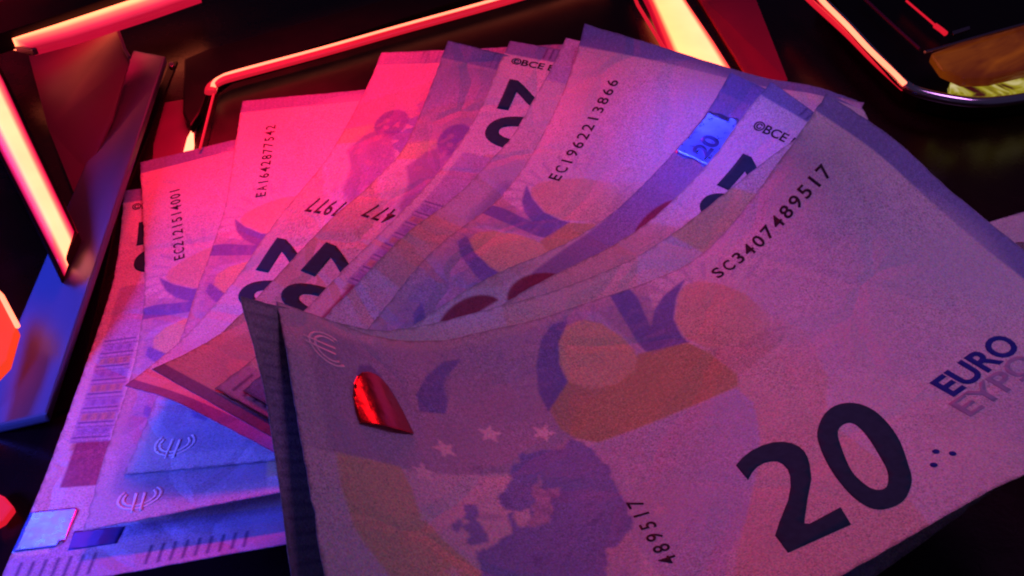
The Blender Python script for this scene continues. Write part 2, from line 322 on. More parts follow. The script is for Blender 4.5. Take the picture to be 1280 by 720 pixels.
        cl = rng.normal(0, 1, (PH // 24, PW // 24 + 1)).repeat(24, 0).repeat(24, 1)[:PH, :PW]
        s.a *= 1 + (0.14 * n * amp)[..., None] + 0.10 * f + 0.0 * cl[..., None]
        im = bpy.data.images.new(name, PW, PH, float_buffer=True); im.colorspace_settings.name = 'Non-Color'
        buf = np.ones((PH, PW, 4), np.float32); buf[..., :3] = np.clip(s.a[::-1], 0, 1); im.pixels.foreach_set(buf.ravel()); im.update(); im.pack()
        return im
PAPER = (0.80, 0.75, 0.76); VIO = (0.50, 0.47, 0.60); BLU = (0.19, 0.22, 0.58); TAN = (0.83, 0.73, 0.40); GOLD = (0.63, 0.55, 0.27); LAV = (0.66, 0.66, 0.80); PINK = (0.83, 0.68, 0.58); MARG = (0.25, 0.27, 0.58)

def reverse_sheet():
    s = Sheet(PAPER)
    s.poly([(0, 0), (78, 0), (72, 16), (50, 22), (46, 30), (44, 38), (42, 31), (31, 30.2), (21.6, 29.8), (0, 29.2)], VIO, .85, .25)
    s.poly([(0, 0), (24, 0), (20, 2.6), (10, 3.4), (4.6, 6), (4.6, 29), (0, 29)], PAPER, .5, .5)
    s.poly([(22, 0), (80, 0), (79, 4), (60, 1.6), (40, 2.8), (22, 2)], (0.68, 0.58, 0.56), .6, .4)
    for x in np.arange(14, 62, 4.2): s.rect(x, 4.5, x + .5, 26 - x * .15, (0.46, 0.42, 0.66), .4, .2)
    s.rect(10.5, 7, 20, 13, LAV, .5, .5); s.rect(24, 3, 32, 20, (0.62, 0.50, 0.60), .45, .5)
    s.poly([(5.4, 29.2), (16.2, 29.4), (16.6, 33), (16.4, 36.7), (18, 41.3), (20.6, 45.4), (24, 52), (34, 64), (36, 72), (20, 72), (8.3, 46.4), (5.5, 41), (4.9, 34.8)], TAN, .9, .2)
    s.poly([(75, 24), (76.6, 20.9), (89.7, 20.2), (91.5, 29.4), (89.6, 34), (86.8, 39.8), (80, 47), (80, 60), (76, 72), (44, 72), (53, 61), (63.5, 51), (69, 46)], PINK, .95, .15)
    s.poly([(48.0, 29.6), (74.7, 32.0), (74.6, 36.8), (70.1, 44.1), (65.3, 49.4), (57.7, 56.6), (52.5, 60.0), (47.9, 64.7), (43, 60), (44, 45.5), (46, 35)], LAV, 1, .1)
    # bridge arches in blue, with their gold fillings
    s.poly([(25.1, 12.4), (28.7, 8.0), (33.2, 5.0), (36.9, 4.9), (33.6, 7.5), (31.0, 13.1), (29, 16.6), (24.2, 16.4)], BLU, .85, .1)
    s.ell(36.6, 13, 6, 6.4, (0.52, 0.46, 0.56), .75, .1, .2)
    s.poly([(13.2, 11.6), (14.7, 8.8), (17.4, 7.7), (19.2, 9.6), (19, 11.6)], (.26, .2, .52), .8, .15)
    s.poly([(59.6, 2.4), (56.2, 2.2), (52.5, 4.8), (49.0, 9.8), (46.6, 15.5), (46.2, 20), (52, 17), (52.8, 11.2), (55.5, 6.4)], BLU, .92, .1)
    s.poly([(70.2, .1), (74.6, .2), (74.6, 2.8), (72.2, 11), (75.4, 7.4), (78.8, 5.2), (84.8, 3.4), (80.2, 7.3), (76.8, 11.5), (75.4, 16), (75.4, 18.2), (67.6, 16.6), (68.3, 11.5)], BLU, .92, .1)
    s.poly([(62.2, 1.6), (65.4, 2.4), (67.0, 10), (68.2, 16.2), (65.6, 15.5)], LAV, .8, .1)
    s.poly([(55.4, 6.3), (58.6, 3.6), (62.2, 3.4), (64.8, 5.8), (66.4, 10.3), (66.5, 14.1), (65.5, 17.4), (62.3, 19.5), (58.5, 19.9), (54.4, 18.5), (52.4, 15.5), (53, 11)], TAN, 1, .08)
    s.poly([(52.4, 15.2), (54.9, 18.6), (59.4, 19.7), (63.8, 18.6), (66.5, 15.4), (72.6, 17.2), (75.2, 18), (76.6, 22.4), (76.9, 29.7), (75.2, 32.0), (65.6, 30.9), (50, 29.6), (47.6, 27.3), (46.1, 24.3), (46.6, 19.7)], GOLD, .95, .1)
    s.poly([(81.4, 6.3), (84.2, 5.1), (86.3, 6.1), (88.6, 10.1), (90.0, 15.2), (89.8, 20.2), (88.6, 24.2), (85.5, 25.4), (80.4, 24.1), (76.7, 20.9), (75.6, 16.3), (76.8, 12.0)], (0.80, 0.65, 0.48), 1, .08)
    s.poly([(76.6, 21.5), (80.4, 24.1), (88.6, 24.4), (90, 26), (88.4, 28), (78, 30), (76.6, 28)], (0.62, 0.50, 0.40), .6, .2)
    # Europe
    band = s.mask([(52.4, 15.2), (59.4, 19.7), (66.5, 15.4), (75.2, 18), (76.9, 29.7), (65.6, 30.9), (50, 29.6), (46.1, 24.3)], .3)
    s.ink(band * (.5 + .5 * np.sin(s.x * 7.0 + s.y * 2.2)), (0.52, 0.42, 0.22), .22)
    sky = s.mask([(6, 3), (70, 1), (68, 16), (50, 22), (44, 30), (6, 29)], .6); s.ink(sky * (0.5 + .5 * np.sin(s.x * 6.3 + .6 * np.sin(s.y * .7))), (0.40, 0.36, 0.60), .22)
    for cx, cy, r in ((60, 12, 8.6), (83, 14, 9.4), (37, 13, 7.2), (17, 11, 4.6)):
        d = np.hypot(s.x - cx, (s.y - cy) * 1.1); s.ink(((d > r * .98) & (d < r * 1.6) & (np.sin(np.arctan2(s.y - cy, s.x - cx) * 22) > .72) & (s.y < cy + 3)).astype(np.float32), (0.36, 0.33, 0.60), .35)
    M_ = (0.26, 0.33, 0.70)
    s.coast([(24.1, 36.0), (26.2, 35.9), (25.8, 37.8), (25.0, 39.0), (25.4, 40.8), (25.1, 43.2), (23.7, 43.2), (21.8, 42.8), (22.7, 41.7), (22.4, 40.5), (23.8, 38.9), (22.9, 38.4)], M_, .85, .15)
    s.coast([(21.2, 39.2), (22.8, 38.6), (22.4, 40.0), (21.2, 41.0), (20.5, 40.4)], M_, .8, .15)
    s.coast([(22.3, 44.4), (23.7, 43.8), (25.3, 43.7), (27.1, 42.7), (28.9, 42.2), (29.5, 40.6), (30.7, 38.3), (31.2, 38.2), (30.7, 39.9), (30.8, 41.3), (31.9, 41.1), (33.1, 40.1), (34.3, 38.5), (32.2, 38.4), (30.1, 37.5), (29.8, 36.1), (30.6, 34.4), (32.6, 32.8), (34.2, 31.2), (35.8, 28.6), (38.2, 26.7), (41.2, 27.0), (43.9, 28.2), (47.2, 27.6), (48.6, 30.1), (48.4, 33.9), (47.8, 37.5), (47.2, 41.1), (46.3, 44.4), (45.2, 47.4), (42.8, 49.1), (41.1, 50.1), (39.6, 49.7), (38.8, 51.7), (37.6, 53.8), (35, 57), (33, 55.6), (32.6, 59.5), (30.2, 61), (29.6, 57), (28, 53.5), (27, 55.6), (28.6, 60), (26.8, 61.4), (25, 56), (23.4, 52.4), (22.4, 54.6), (20.4, 55.6), (18.4, 54), (19, 50), (21.6, 48.4), (22.2, 46.7)], M_, .9, .12)
    s.coast([(36.3, 33.8), (38.2, 31.9), (37.3, 34.6), (37.8, 35.8), (40.6, 35.4), (37.3, 37.6), (35.8, 40.5), (33.7, 41.7), (32.0, 41.7), (32.2, 40.5), (34.1, 39.0), (35.6, 37.0), (35.8, 35.1)], (.64, .54, .66), .85, .12)
    s.coast([(40, 28), (47, 28), (48.4, 34), (47, 41), (43, 47), (40, 44), (42, 38), (41, 33)], (0.42, 0.42, 0.70), .35, 1.2)
    lt = s.a.copy()
    for k in range(46):
        x, y = 26 + rng.random() * 22, 28 + rng.random() * 28; s.ell(x, y, .4 + rng.random() * 1.6, .2 + rng.random() * .9, (0.36, 0.36, 0.62) if k % 3 else (0.16, 0.16, 0.46), .28, rng.random() * 3, .15)
    s.poly([(24.4, 50), (30, 47), (44, 50), (40, 60), (30, 66), (20, 60)], (0.30, 0.30, 0.60), .25, .8)
    for k, (x, y) in enumerate(((34.8, 21.7), (43.2, 23.9), (25.7, 24.5), (20.0, 29.8), (17.2, 38.4), (50.1, 39.5), (18, 47.5), (50, 47))): s.star(x, y, 2.2 if k < 4 else 1.6, (0.98, 0.84, 0.82), (1, 1, 1, 1, .75, .5, .5, .4)[k], .4 + .35 * k)
    # right hand margin band, hatching, fine tints
    s.rect(127.6, 0, 133, 72, MARG, .95, .08)
    for y in np.arange(.6, 72, 1.5): s.rect(128, y, 132.6, y + .35, (0.22, 0.2, 0.5), .35)
    s.ell(108, 30, 22, 20, (0.76, 0.68, 0.76), .5, .2, 2.0); s.ell(110, 62, 14, 8, (0.70, 0.62, 0.76), .6, -.2, 1.5)
    s.poly([(94, 44), (104, 38), (108, 50), (98, 56)], LAV, .3, 1.5)
    return s
def reverse_far_sheet():
    """the reverse with the darker tint and bluer head of the notes that lie the other way round"""
    s = reverse_sheet()
    s.poly([(5, 50), (22, 47), (30, 72), (5, 72)], (0.48, 0.36, 0.58), .7, .6)
    s.rect(0, 0, 5, 72, MARG, .85, .1)
    for y in np.arange(.6, 60, 1.5): s.rect(.5, y, 4.6, y + .4, (0.2, 0.18, 0.45), .6)
    s.ell(27, 60, 5, 4.5, (0.22, 0.17, 0.53), .8, 0, .2); s.poly([(29, 62), (32, 58), (44, 52), (52, 54), (48, 62), (38, 68), (32, 66)], (0.36, 0.24, 0.55), .75, .4)
    for k in range(26): s.ell(26 + rng.random() * 26, 54 + rng.random() * 15, .5 + rng.random(), .3 + rng.random() * .6, (0.7, 0.45, 0.55), .4, rng.random() * 3, .1)
    return s
def obverse_sheet(front=True):
    s = Sheet(PAPER)
    s.rect(0, 0, 5.2, 72, MARG, .9, .08)
    for y in list(np.arange(49, 62, 1.6)) + list(np.arange(20, 34, 1.6)): s.rect(.4, y, 4.6, y + .5, (0.10, 0.09, 0.26), .9)
    s.poly([(40, 0), (66, 0), (66, 60), (61, 61), (40, 66), (37, 64), (36, 20)], (0.76, 0.57, 0.44), .85, .2)
    s.rect(63, 0, 92, 60, LAV, .7, .5); s.rect(66, 6, 84, 30, BLU, .5, 1.2)
    # windowed facade along the long edge
    if not front: s.poly([(40, 60), (66, 58), (95, 62), (110, 72), (45, 72)], (0.72, 0.52, 0.42), .7, .6); return s
    s.rect(38, 62.5, 92, 69.8, (0.50, 0.43, 0.70), .75, .15)
    for i, x in enumerate(np.arange(58, 92, 4.6)):
        s.rect(x, 62.8, x + .5, 69.6, (0.14, 0.10, 0.36), .95, .05); s.rect(x + 1.4, 62.4, x + 1.8, 69.6, (0.2, 0.15, 0.42), .8, .05)
        s.rect(x + 2, 63, x + 4.2, 69.2, (0.62, 0.40, 0.26) if i % 2 else (0.40, 0.33, 0.68), .8, .08)
        for q in range(3): s.rect(x + 2.2, 63.6 + q * 1.9, x + 4.0, 64.4 + q * 1.9, (0.24, 0.2, 0.5), .5, .1)
    s.rect(92, 61.5, 105.2, 68.6, (0.36, 0.08, 0.20), .92, .1)
    for k in range(90): s.rect(*(lambda x, y: (x, y, x + .7, y + .35))(92.4 + rng.random() * 12, 61.8 + rng.random() * 6.2), (0.60, 0.22, 0.30), .45)
    s.rect(118, 0, 123.8, 66, (0.42, 0.42, 0.80), .7, .3); s.rect(123.8, 0, 133, 72, (0.52, 0.46, 0.74), .8, .2)
    for y in list(np.arange(58, 71, 1.9)) + list(np.arange(34, 51, 1.9)) + list(np.arange(6, 22, 1.9)): s.rect(125.4, y, 131.4, y + .5, (0.10, 0.09, 0.26), .9)
    s.ell(30, 30, 14, 20, (0.78, 0.6, 0.56), .5, 0, 2)
    return s
def obverse_edge_sheet():
    """the obverse seen along its other long edge: violet foot band, red half roundels"""
    s = obverse_sheet()
    s.rect(0, 0, 133, 20, PAPER, 1, .6)
    s.poly([(47, 7), (55, 4.6), (63, 2.6), (74, 1), (90, 0), (128, 0), (133, 0), (133, 9), (100, 10), (70, 12), (50, 13)], (0.36, 0.28, 0.56), .9, .25)
    s.rect(110, 0, 126, 12, (0.36, 0.32, 0.68), .8, .3); s.rect(127.8, 0, 133, 30, MARG, .9, .1)
    for x0, x1, y in ((34.5, 49, 5.0), (50, 65, 7.2), (84.5, 99.8, 10.2)):
        cx, r = (x0 + x1) / 2, (x1 - x0) / 2; s.poly([(cx + r * math.cos(t), y - r * .52 * math.sin(t)) for t in np.linspace(0, math.pi, 20)], (0.34, 0.045, 0.10), .95, .08)
    s.poly([(46, 0), (60, 0), (64, 2), (52, 3)], (0.7, 0.5, 0.5), .5, .3)
    return s
def dull_edge_sheet():  # margin printed greyer for the shade on this edge
    s = reverse_sheet(); s.rect(120, 0, 133, 72, (0.50, 0.44, 0.50), 1, .3)
    for y in np.arange(1, 72, 1.9): s.rect(125.5, y, 132, y + .45, (0.26, 0.22, 0.30), .7, .06)
    return s
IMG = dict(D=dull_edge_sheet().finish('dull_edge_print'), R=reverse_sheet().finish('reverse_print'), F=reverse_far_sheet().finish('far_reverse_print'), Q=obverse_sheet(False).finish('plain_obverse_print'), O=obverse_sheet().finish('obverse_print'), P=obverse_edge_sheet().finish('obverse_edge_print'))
def paper_mat(key):
    m = bpy.data.materials.new('printed_paper'); m.use_nodes = True; nt = m.node_tree; b = nt.nodes['Principled BSDF']
    t = nt.nodes.new('ShaderNodeTexImage'); t.image = IMG[key]; t.extension = 'EXTEND'; uv = nt.nodes.new('ShaderNodeUVMap'); uv.uv_map = 'UVMap'
    nt.links.new(uv.outputs[0], t.inputs[0])
    tc = nt.nodes.new('ShaderNodeTexCoord'); n = nt.nodes.new('ShaderNodeTexNoise'); n.inputs['Scale'].default_value = 34; n.inputs['Detail'].default_value = 5; n.inputs['Distortion'].default_value = .8
    nt.links.new(tc.outputs['Object'], n.inputs['Vector'])
    r = nt.nodes.new('ShaderNodeMapRange'); r.inputs[3].default_value = .86; r.inputs[4].default_value = 1.1; nt.links.new(n.outputs['Fac'], r.inputs[0])
    mx = nt.nodes.new('ShaderNodeMix'); mx.data_type = 'RGBA'; mx.blend_type = 'MULTIPLY'; mx.inputs[0].default_value = 1
    nt.links.new(t.outputs[0], mx.inputs[6]); nt.links.new(r.outputs[0], mx.inputs[7]); nt.links.new(mx.outputs[2], b.inputs['Base Color'])
    b.inputs['Roughness'].default_value = .62; b.inputs['Specular IOR Level'].default_value = .22
    v = nt.nodes.new('ShaderNodeTexVoronoi'); v.feature = 'DISTANCE_TO_EDGE'; v.inputs['Scale'].default_value = 42; nt.links.new(tc.outputs['Object'], v.inputs['Vector'])
    n2 = nt.nodes.new('ShaderNodeTexNoise'); n2.inputs['Scale'].default_value = 110; n2.inputs['Detail'].default_value = 6; nt.links.new(tc.outputs['Object'], n2.inputs['Vector'])
    bp = nt.nodes.new('ShaderNodeBump'); bp.inputs['Strength'].default_value = .22; bp.inputs['Distance'].default_value = .0012
    nt.links.new(n2.outputs['Fac'], bp.inputs['Height'])
    wv = nt.nodes.new('ShaderNodeTexNoise'); wv.inputs['Scale'].default_value = 26; wv.inputs['Detail'].default_value = 3; nt.links.new(tc.outputs['Object'], wv.inputs['Vector'])
    vm = nt.nodes.new('ShaderNodeMix'); vm.data_type = 'RGBA'; vm.blend_type = 'ADD'; vm.inputs[0].default_value = .02; nt.links.new(tc.outputs['Object'], vm.inputs[6]); nt.links.new(wv.outputs['Color'], vm.inputs[7]); nt.links.new(vm.outputs[2], v.inputs['Vector'])
    cl = nt.nodes.new('ShaderNodeMapRange'); cl.inputs[1].default_value = 0; cl.inputs[2].default_value = .09; cl.inputs[3].default_value = 0; cl.inputs[4].default_value = 1; nt.links.new(v.outputs['Distance'], cl.inputs[0])
    b2 = nt.nodes.new('ShaderNodeBump'); b2.inputs['Strength'].default_value = .35; b2.inputs['Distance'].default_value = .0006
    nt.links.new(cl.outputs[0], b2.inputs['Height']); nt.links.new(bp.outputs[0], b2.inputs['Normal'])
    b3 = nt.nodes.new('ShaderNodeBump'); b3.inputs['Strength'].default_value = .5; b3.inputs['Distance'].default_value = .003
    nt.links.new(wv.outputs['Fac'], b3.inputs['Height']); nt.links.new(b2.outputs[0], b3.inputs['Normal']); nt.links.new(b3.outputs[0], b.inputs['Normal'])
    return m
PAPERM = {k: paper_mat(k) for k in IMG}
NOTE_NODES = {
 'N1': (-1015,1999,7,-895,2022,5,-775,2043,4,-655,2063,4,-536,2083,4,-417,2102,4,-299,2121,4,-991,1892,5,-873,1914,10,-755,1935,15,-636,1955,19,-518,1975,22,-400,1995,25,-281,2014,28,-968,1785,4,-852,1806,13,-735,1827,22,-617,1847,30,-500,1867,36,-381,1887,41,-263,1906,45,-950,1677,5,-833,1697,17,-716,1718,28,-599,1738,37,-481,1758,44,-363,1778,50,-245,1797,55,-934,1569,17,-817,1589,27,-699,1609,35,-581,1629,43,-463,1649,48,-345,1668,53,-227,1688,57,-919,1461,36,-800,1481,40,-682,1500,44,-564,1520,47,-446,1540,50,-327,1559,52,-209,1578,54,-903,1355,58,-784,1373,56,-665,1392,55,-547,1411,53,-428,1430,52,-310,1450,51,-191,1469,50,-886,1248,82,-767,1266,75,-649,1284,69,-530,1303,63,-411,1321,59,-293,1341,54,-174,1359,50,-869,1142,108,-750,1159,98,-632,1177,88,-513,1195,80,-394,1213,73,-276,1232,67,-157,1251,61,-851,1037,136,-733,1054,126,-614,1072,116,-495,1089,107,-377,1108,99,-258,1126,93,-139,1145,87,-833,933,169,-715,951,161,-596,969,153,-477,988,146,-359,1007,140,-240,1026,135,-122,1045,131,-815,831,207,-696,851,203,-578,871,199,-459,891,196,-341,912,194,-223,933,192,-105,954,190,-795,730,248,-677,752,250,-560,775,252,-442,799,254,-324,822,256,-206,846,258,-89,869,260),
 'N2': (-997,2101,20,-880,2135,31,-763,2167,43,-647,2198,55,-531,2229,68,-415,2260,80,-300,2290,93,-965,1996,24,-850,2029,37,-734,2061,51,-618,2092,64,-503,2123,77,-387,2153,91,-272,2183,104,-933,1891,24,-819,1923,40,-704,1955,56,-589,1985,71,-474,2016,85,-359,2046,99,-244,2076,113,-903,1786,21,-789,1817,40,-675,1848,58,-560,1879,75,-445,1909,91,-330,1939,106,-215,1969,120,-873,1680,21,-759,1711,41,-645,1742,60,-531,1772,78,-417,1801,95,-302,1831,110,-187,1861,125,-845,1575,30,-731,1605,47,-618,1635,66,-503,1664,83,-389,1694,99,-274,1723,114,-159,1753,129,-821,1469,45,-706,1498,60,-592,1527,75,-477,1557,91,-362,1586,105,-247,1615,119,-132,1644,132,-799,1364,64,-684,1392,78,-568,1421,91,-453,1449,103,-337,1478,115,-222,1507,126,-106,1535,137,-779,1260,95,-663,1287,103,-546,1314,112,-430,1343,120,-314,1371,128,-197,1399,137,-81,1427,145,-760,1158,131,-642,1183,134,-525,1210,138,-408,1237,143,-291,1264,148,-174,1292,153,-58,1319,159,-740,1055,168,-622,1080,168,-504,1106,169,-386,1132,171,-269,1159,175,-152,1186,178,-35,1213,182,-719,952,203,-601,977,204,-483,1003,204,-365,1029,206,-248,1056,209,-131,1083,212,-13,1109,215,-698,849,237,-580,875,240,-462,902,243,-344,928,245,-226,955,248,-109,982,251,8,1008,254),
 'N3': (-749,2297,82,-629,2306,90,-509,2314,97,-389,2322,105,-269,2329,113,-150,2337,121,-30,2344,129,-740,2187,76,-621,2196,87,-501,2204,97,-382,2212,107,-262,2219,117,-143,2226,127,-24,2234,137,-731,2077,69,-612,2086,82,-493,2093,96,-374,2101,108,-255,2108,121,-136,2116,132,-17,2123,144,-722,1968,60,-604,1975,78,-486,1983,94,-367,1990,109,-248,1998,123,-129,2005,135,-10,2012,148,-714,1857,57,-597,1865,77,-479,1872,94,-360,1880,110,-242,1887,124,-123,1894,137,-4,1902,149,-710,1747,67,-592,1754,83,-473,1762,98,-354,1769,112,-235,1776,125,-116,1784,137,3,1791,149,-706,1638,81,-587,1644,93,-468,1651,104,-348,1659,116,-229,1666,127,-110,1673,138,9,1680,148,-702,1528,96,-582,1534,104,-463,1541,113,-343,1548,122,-224,1555,131,-104,1562,140,15,1569,149,-696,1418,109,-577,1425,117,-457,1431,125,-338,1438,132,-218,1445,139,-99,1452,147,21,1459,154,-692,1309,129,-572,1315,135,-453,1322,141,-333,1329,147,-213,1335,153,-94,1342,160,26,1349,166,-688,1200,151,-568,1206,156,-448,1213,162,-328,1220,168,-209,1227,174,-89,1234,181,31,1241,188,-683,1091,174,-564,1098,181,-444,1106,188,-324,1113,195,-205,1120,203,-85,1127,211,35,1135,220,-679,983,201,-559,991,208,-440,999,217,-320,1007,227,-201,1015,238,-81,1023,248,38,1031,258),
 'N4': (-356,2345,206,-240,2312,232,-126,2277,259,-13,2240,287,98,2203,316,209,2165,344,319,2128,373,-378,2240,186,-264,2207,210,-151,2173,234,-39,2136,259,73,2099,284,184,2062,310,296,2026,336,-405,2136,170,-291,2102,191,-178,2068,212,-65,2031,234,47,1995,257,159,1958,280,270,1922,304,-433,2033,158,-319,1998,176,-206,1962,196,-93,1926,216,19,1889,236,131,1852,258,243,1816,279,-463,1929,153,-349,1893,169,-236,1857,186,-123,1820,204,-11,1782,222,102,1745,242,214,1709,261,-496,1826,159,-381,1789,171,-268,1752,184,-155,1714,198,-42,1676,214,70,1638,232,182,1601,250,-529,1724,167,-415,1686,174,-301,1647,183,-187,1608,195,-75,1569,210,37,1530,227,149,1492,245,-562,1622,166,-448,1583,172,-334,1543,181,-221,1503,193,-109,1463,208,3,1423,226,114,1384,245,-595,1521,158,-481,1481,166,-368,1440,176,-255,1398,190,-144,1357,208,-33,1315,228,77,1275,248,-631,1421,161,-516,1379,164,-403,1337,174,-291,1294,189,-180,1251,209,-71,1208,231,38,1166,253,-666,1322,174,-551,1279,174,-439,1235,182,-328,1191,197,-219,1147,217,-111,1102,240,-3,1056,258,-695,1226,206,-582,1182,207,-474,1136,212,-367,1090,220,-261,1044,236,-155,996,259,-48,947,263,-704,1138,256,-607,1095,270,-509,1045,265,-409,992,255,-307,941,250,-203,892,262,-98,841,247),
 'N5': (-160,2178,344,-47,2140,335,67,2101,328,179,2061,333,292,2021,330,405,1983,305,519,1945,295,-194,2084,293,-81,2043,295,31,2001,298,143,1960,306,256,1918,318,369,1879,298,483,1840,292,-227,1986,249,-116,1944,259,-4,1901,268,108,1859,276,220,1817,280,333,1776,282,446,1736,282,-262,1884,223,-152,1842,237,-41,1799,248,71,1757,255,184,1715,263,296,1674,267,409,1633,268,-304,1781,232,-191,1738,237,-79,1696,241,33,1655,245,146,1613,252,259,1572,254,372,1530,252,-342,1678,253,-230,1636,249,-118,1594,246,-5,1552,244,108,1510,247,221,1469,244,334,1427,237,-380,1577,280,-268,1533,267,-156,1491,256,-43,1449,248,70,1407,248,182,1366,240,295,1325,225,-416,1473,300,-305,1430,282,-193,1388,267,-81,1346,254,32,1304,251,144,1263,238,257,1222,217,-452,1369,316,-341,1327,295,-229,1285,277,-117,1243,261,-5,1201,255,107,1159,239,219,1118,215,-486,1265,336,-375,1224,314,-264,1181,293,-153,1139,275,-41,1097,267,70,1056,249,181,1014,221,-515,1164,367,-405,1122,344,-296,1080,322,-186,1037,299,-75,995,287,35,952,265,145,910,234,-539,1071,422,-431,1027,394,-323,982,366,-215,938,338,-107,894,310,2,851,283,110,807,255,-556,983,486,-451,936,453,-346,889,420,-241,843,386,-135,796,352,-30,751,317,76,705,282),
 'N6': (-5,2185,338,110,2143,341,223,2097,348,334,2051,355,445,2004,365,555,1957,376,665,1910,386,-37,2082,322,74,2040,324,184,1995,329,295,1950,334,405,1904,338,516,1858,344,626,1812,351,-74,1984,283,35,1940,292,145,1895,302,255,1849,308,366,1804,311,477,1758,316,587,1712,320,-115,1886,259,-5,1840,268,105,1794,277,215,1749,283,326,1703,287,436,1658,290,547,1612,292,-159,1785,253,-48,1739,258,63,1693,262,173,1648,265,284,1602,267,395,1557,268,506,1511,268,-202,1683,262,-91,1637,260,20,1592,257,131,1546,255,242,1501,253,353,1455,251,463,1410,248,-244,1582,279,-134,1536,270,-23,1490,261,88,1445,253,199,1399,246,310,1354,239,420,1308,232,-285,1481,299,-175,1435,284,-65,1389,269,45,1343,256,156,1297,244,267,1252,232,377,1206,220,-326,1380,320,-216,1333,299,-106,1287,280,4,1241,263,114,1195,246,224,1150,230,333,1104,214,-364,1278,340,-255,1232,317,-147,1185,294,-37,1139,273,72,1093,253,181,1048,234,291,1002,214,-401,1177,365,-293,1130,340,-185,1084,316,-77,1037,292,32,991,268,140,945,245,249,899,222,-435,1077,400,-328,1030,373,-221,984,345,-114,937,318,-6,890,291,101,843,263,208,797,236,-467,980,443,-360,932,413,-254,885,382,-149,837,351,-43,789,319,63,742,286,168,695,253),
 'N7': (134,2160,362,245,2109,365,354,2055,369,462,2000,375,569,1945,381,676,1889,387,782,1834,393,94,2062,336,201,2011,341,309,1958,343,416,1904,347,522,1849,351,629,1794,355,736,1739,359,49,1967,307,155,1914,314,262,1861,317,368,1807,320,475,1753,323,582,1698,325,688,1644,328,2,1871,279,108,1817,288,214,1764,294,320,1710,297,427,1656,298,533,1601,299,640,1547,300,-51,1775,276,56,1720,278,163,1666,279,270,1612,280,377,1558,279,484,1504,277,591,1450,275,-101,1676,283,6,1622,280,113,1568,275,220,1515,270,327,1461,265,434,1407,259,540,1353,253,-150,1579,304,-44,1524,292,62,1470,280,169,1417,268,276,1363,256,382,1309,245,489,1255,235,-198,1483,335,-93,1427,311,12,1372,289,118,1319,269,225,1265,252,331,1211,236,437,1158,221,-245,1384,354,-141,1329,325,-37,1274,298,69,1220,274,174,1167,253,280,1113,233,386,1060,214,-292,1284,364,-189,1230,336,-85,1176,309,20,1122,283,125,1068,259,230,1014,236,335,961,214,-339,1184,379,-235,1131,351,-131,1077,324,-27,1023,298,77,969,272,181,915,246,286,862,221,-384,1085,401,-280,1032,374,-176,978,346,-73,924,319,31,870,292,134,816,264,238,763,235,-427,987,429,-323,934,403,-219,880,375,-117,826,345,-14,771,315,88,717,283,191,664,250),
 'N8': (174,2122,423,280,2077,413,384,2031,403,486,1985,393,586,1941,387,685,1904,390,782,1876,370,143,2033,354,241,1979,377,343,1928,394,447,1880,402,553,1835,405,662,1796,411,773,1763,393,104,1934,314,203,1880,343,304,1828,370,409,1778,387,518,1731,393,630,1690,389,742,1652,380,62,1833,290,164,1781,314,267,1729,339,373,1679,358,481,1631,369,592,1586,372,703,1544,372,18,1730,281,122,1680,297,227,1630,316,333,1580,332,441,1531,344,551,1484,351,661,1438,355,-30,1630,286,75,1580,296,181,1530,307,289,1480,317,398,1431,325,507,1383,330,616,1335,335,-82,1535,310,25,1483,310,133,1431,311,242,1381,311,351,1332,312,460,1283,312,569,1234,312,-131,1440,342,-23,1386,329,85,1334,318,194,1283,309,303,1233,302,412,1183,296,521,1133,291,-177,1341,364,-70,1287,342,37,1235,323,146,1184,307,255,1134,294,363,1084,282,472,1034,271,-222,1239,371,-116,1187,348,-9,1136,326,98,1085,306,206,1035,288,314,985,271,422,935,255,-268,1138,379,-162,1087,354,-56,1036,331,51,985,308,158,935,286,266,886,265,373,836,244,-312,1037,396,-206,986,369,-101,935,341,5,885,315,111,835,289,218,786,262,324,736,236,-355,936,416,-250,886,387,-145,835,356,-40,784,326,65,735,295,170,685,263,275,636,231),
 'N9': (478,1856,458,578,1783,443,673,1707,419,763,1629,387,850,1551,353,936,1473,320,1021,1394,288,422,1782,403,512,1705,400,602,1626,391,690,1547,378,778,1468,357,865,1388,331,952,1309,307,354,1706,364,442,1626,367,529,1546,366,617,1466,362,704,1385,351,792,1305,335,880,1225,318,282,1629,334,369,1548,341,456,1467,343,543,1385,342,630,1304,338,718,1222,329,805,1142,320,208,1551,315,295,1469,323,381,1387,326,468,1305,327,555,1223,324,642,1141,319,729,1060,313,131,1473,319,218,1390,320,305,1308,319,392,1226,317,479,1144,313,566,1061,307,653,979,301,56,1395,342,142,1312,333,229,1229,324,316,1147,314,402,1064,305,489,982,295,575,899,286,-16,1318,375,68,1234,353,153,1151,333,239,1068,315,325,986,299,411,903,285,497,821,271,-90,1238,396,-7,1155,367,77,1072,341,162,989,317,247,907,296,333,825,276,418,743,257,-164,1157,404,-81,1075,375,2,992,347,86,910,320,170,828,294,254,747,269,339,665,244,-238,1075,418,-155,994,386,-73,912,354,10,831,326,93,749,297,176,669,264,259,588,232,-306,994,445,-227,912,405,-147,831,366,-67,751,331,15,671,295,97,591,256,179,512,220,-367,912,485,-296,831,432,-221,750,381,-143,671,334,-63,592,290,18,514,248,99,436,207),
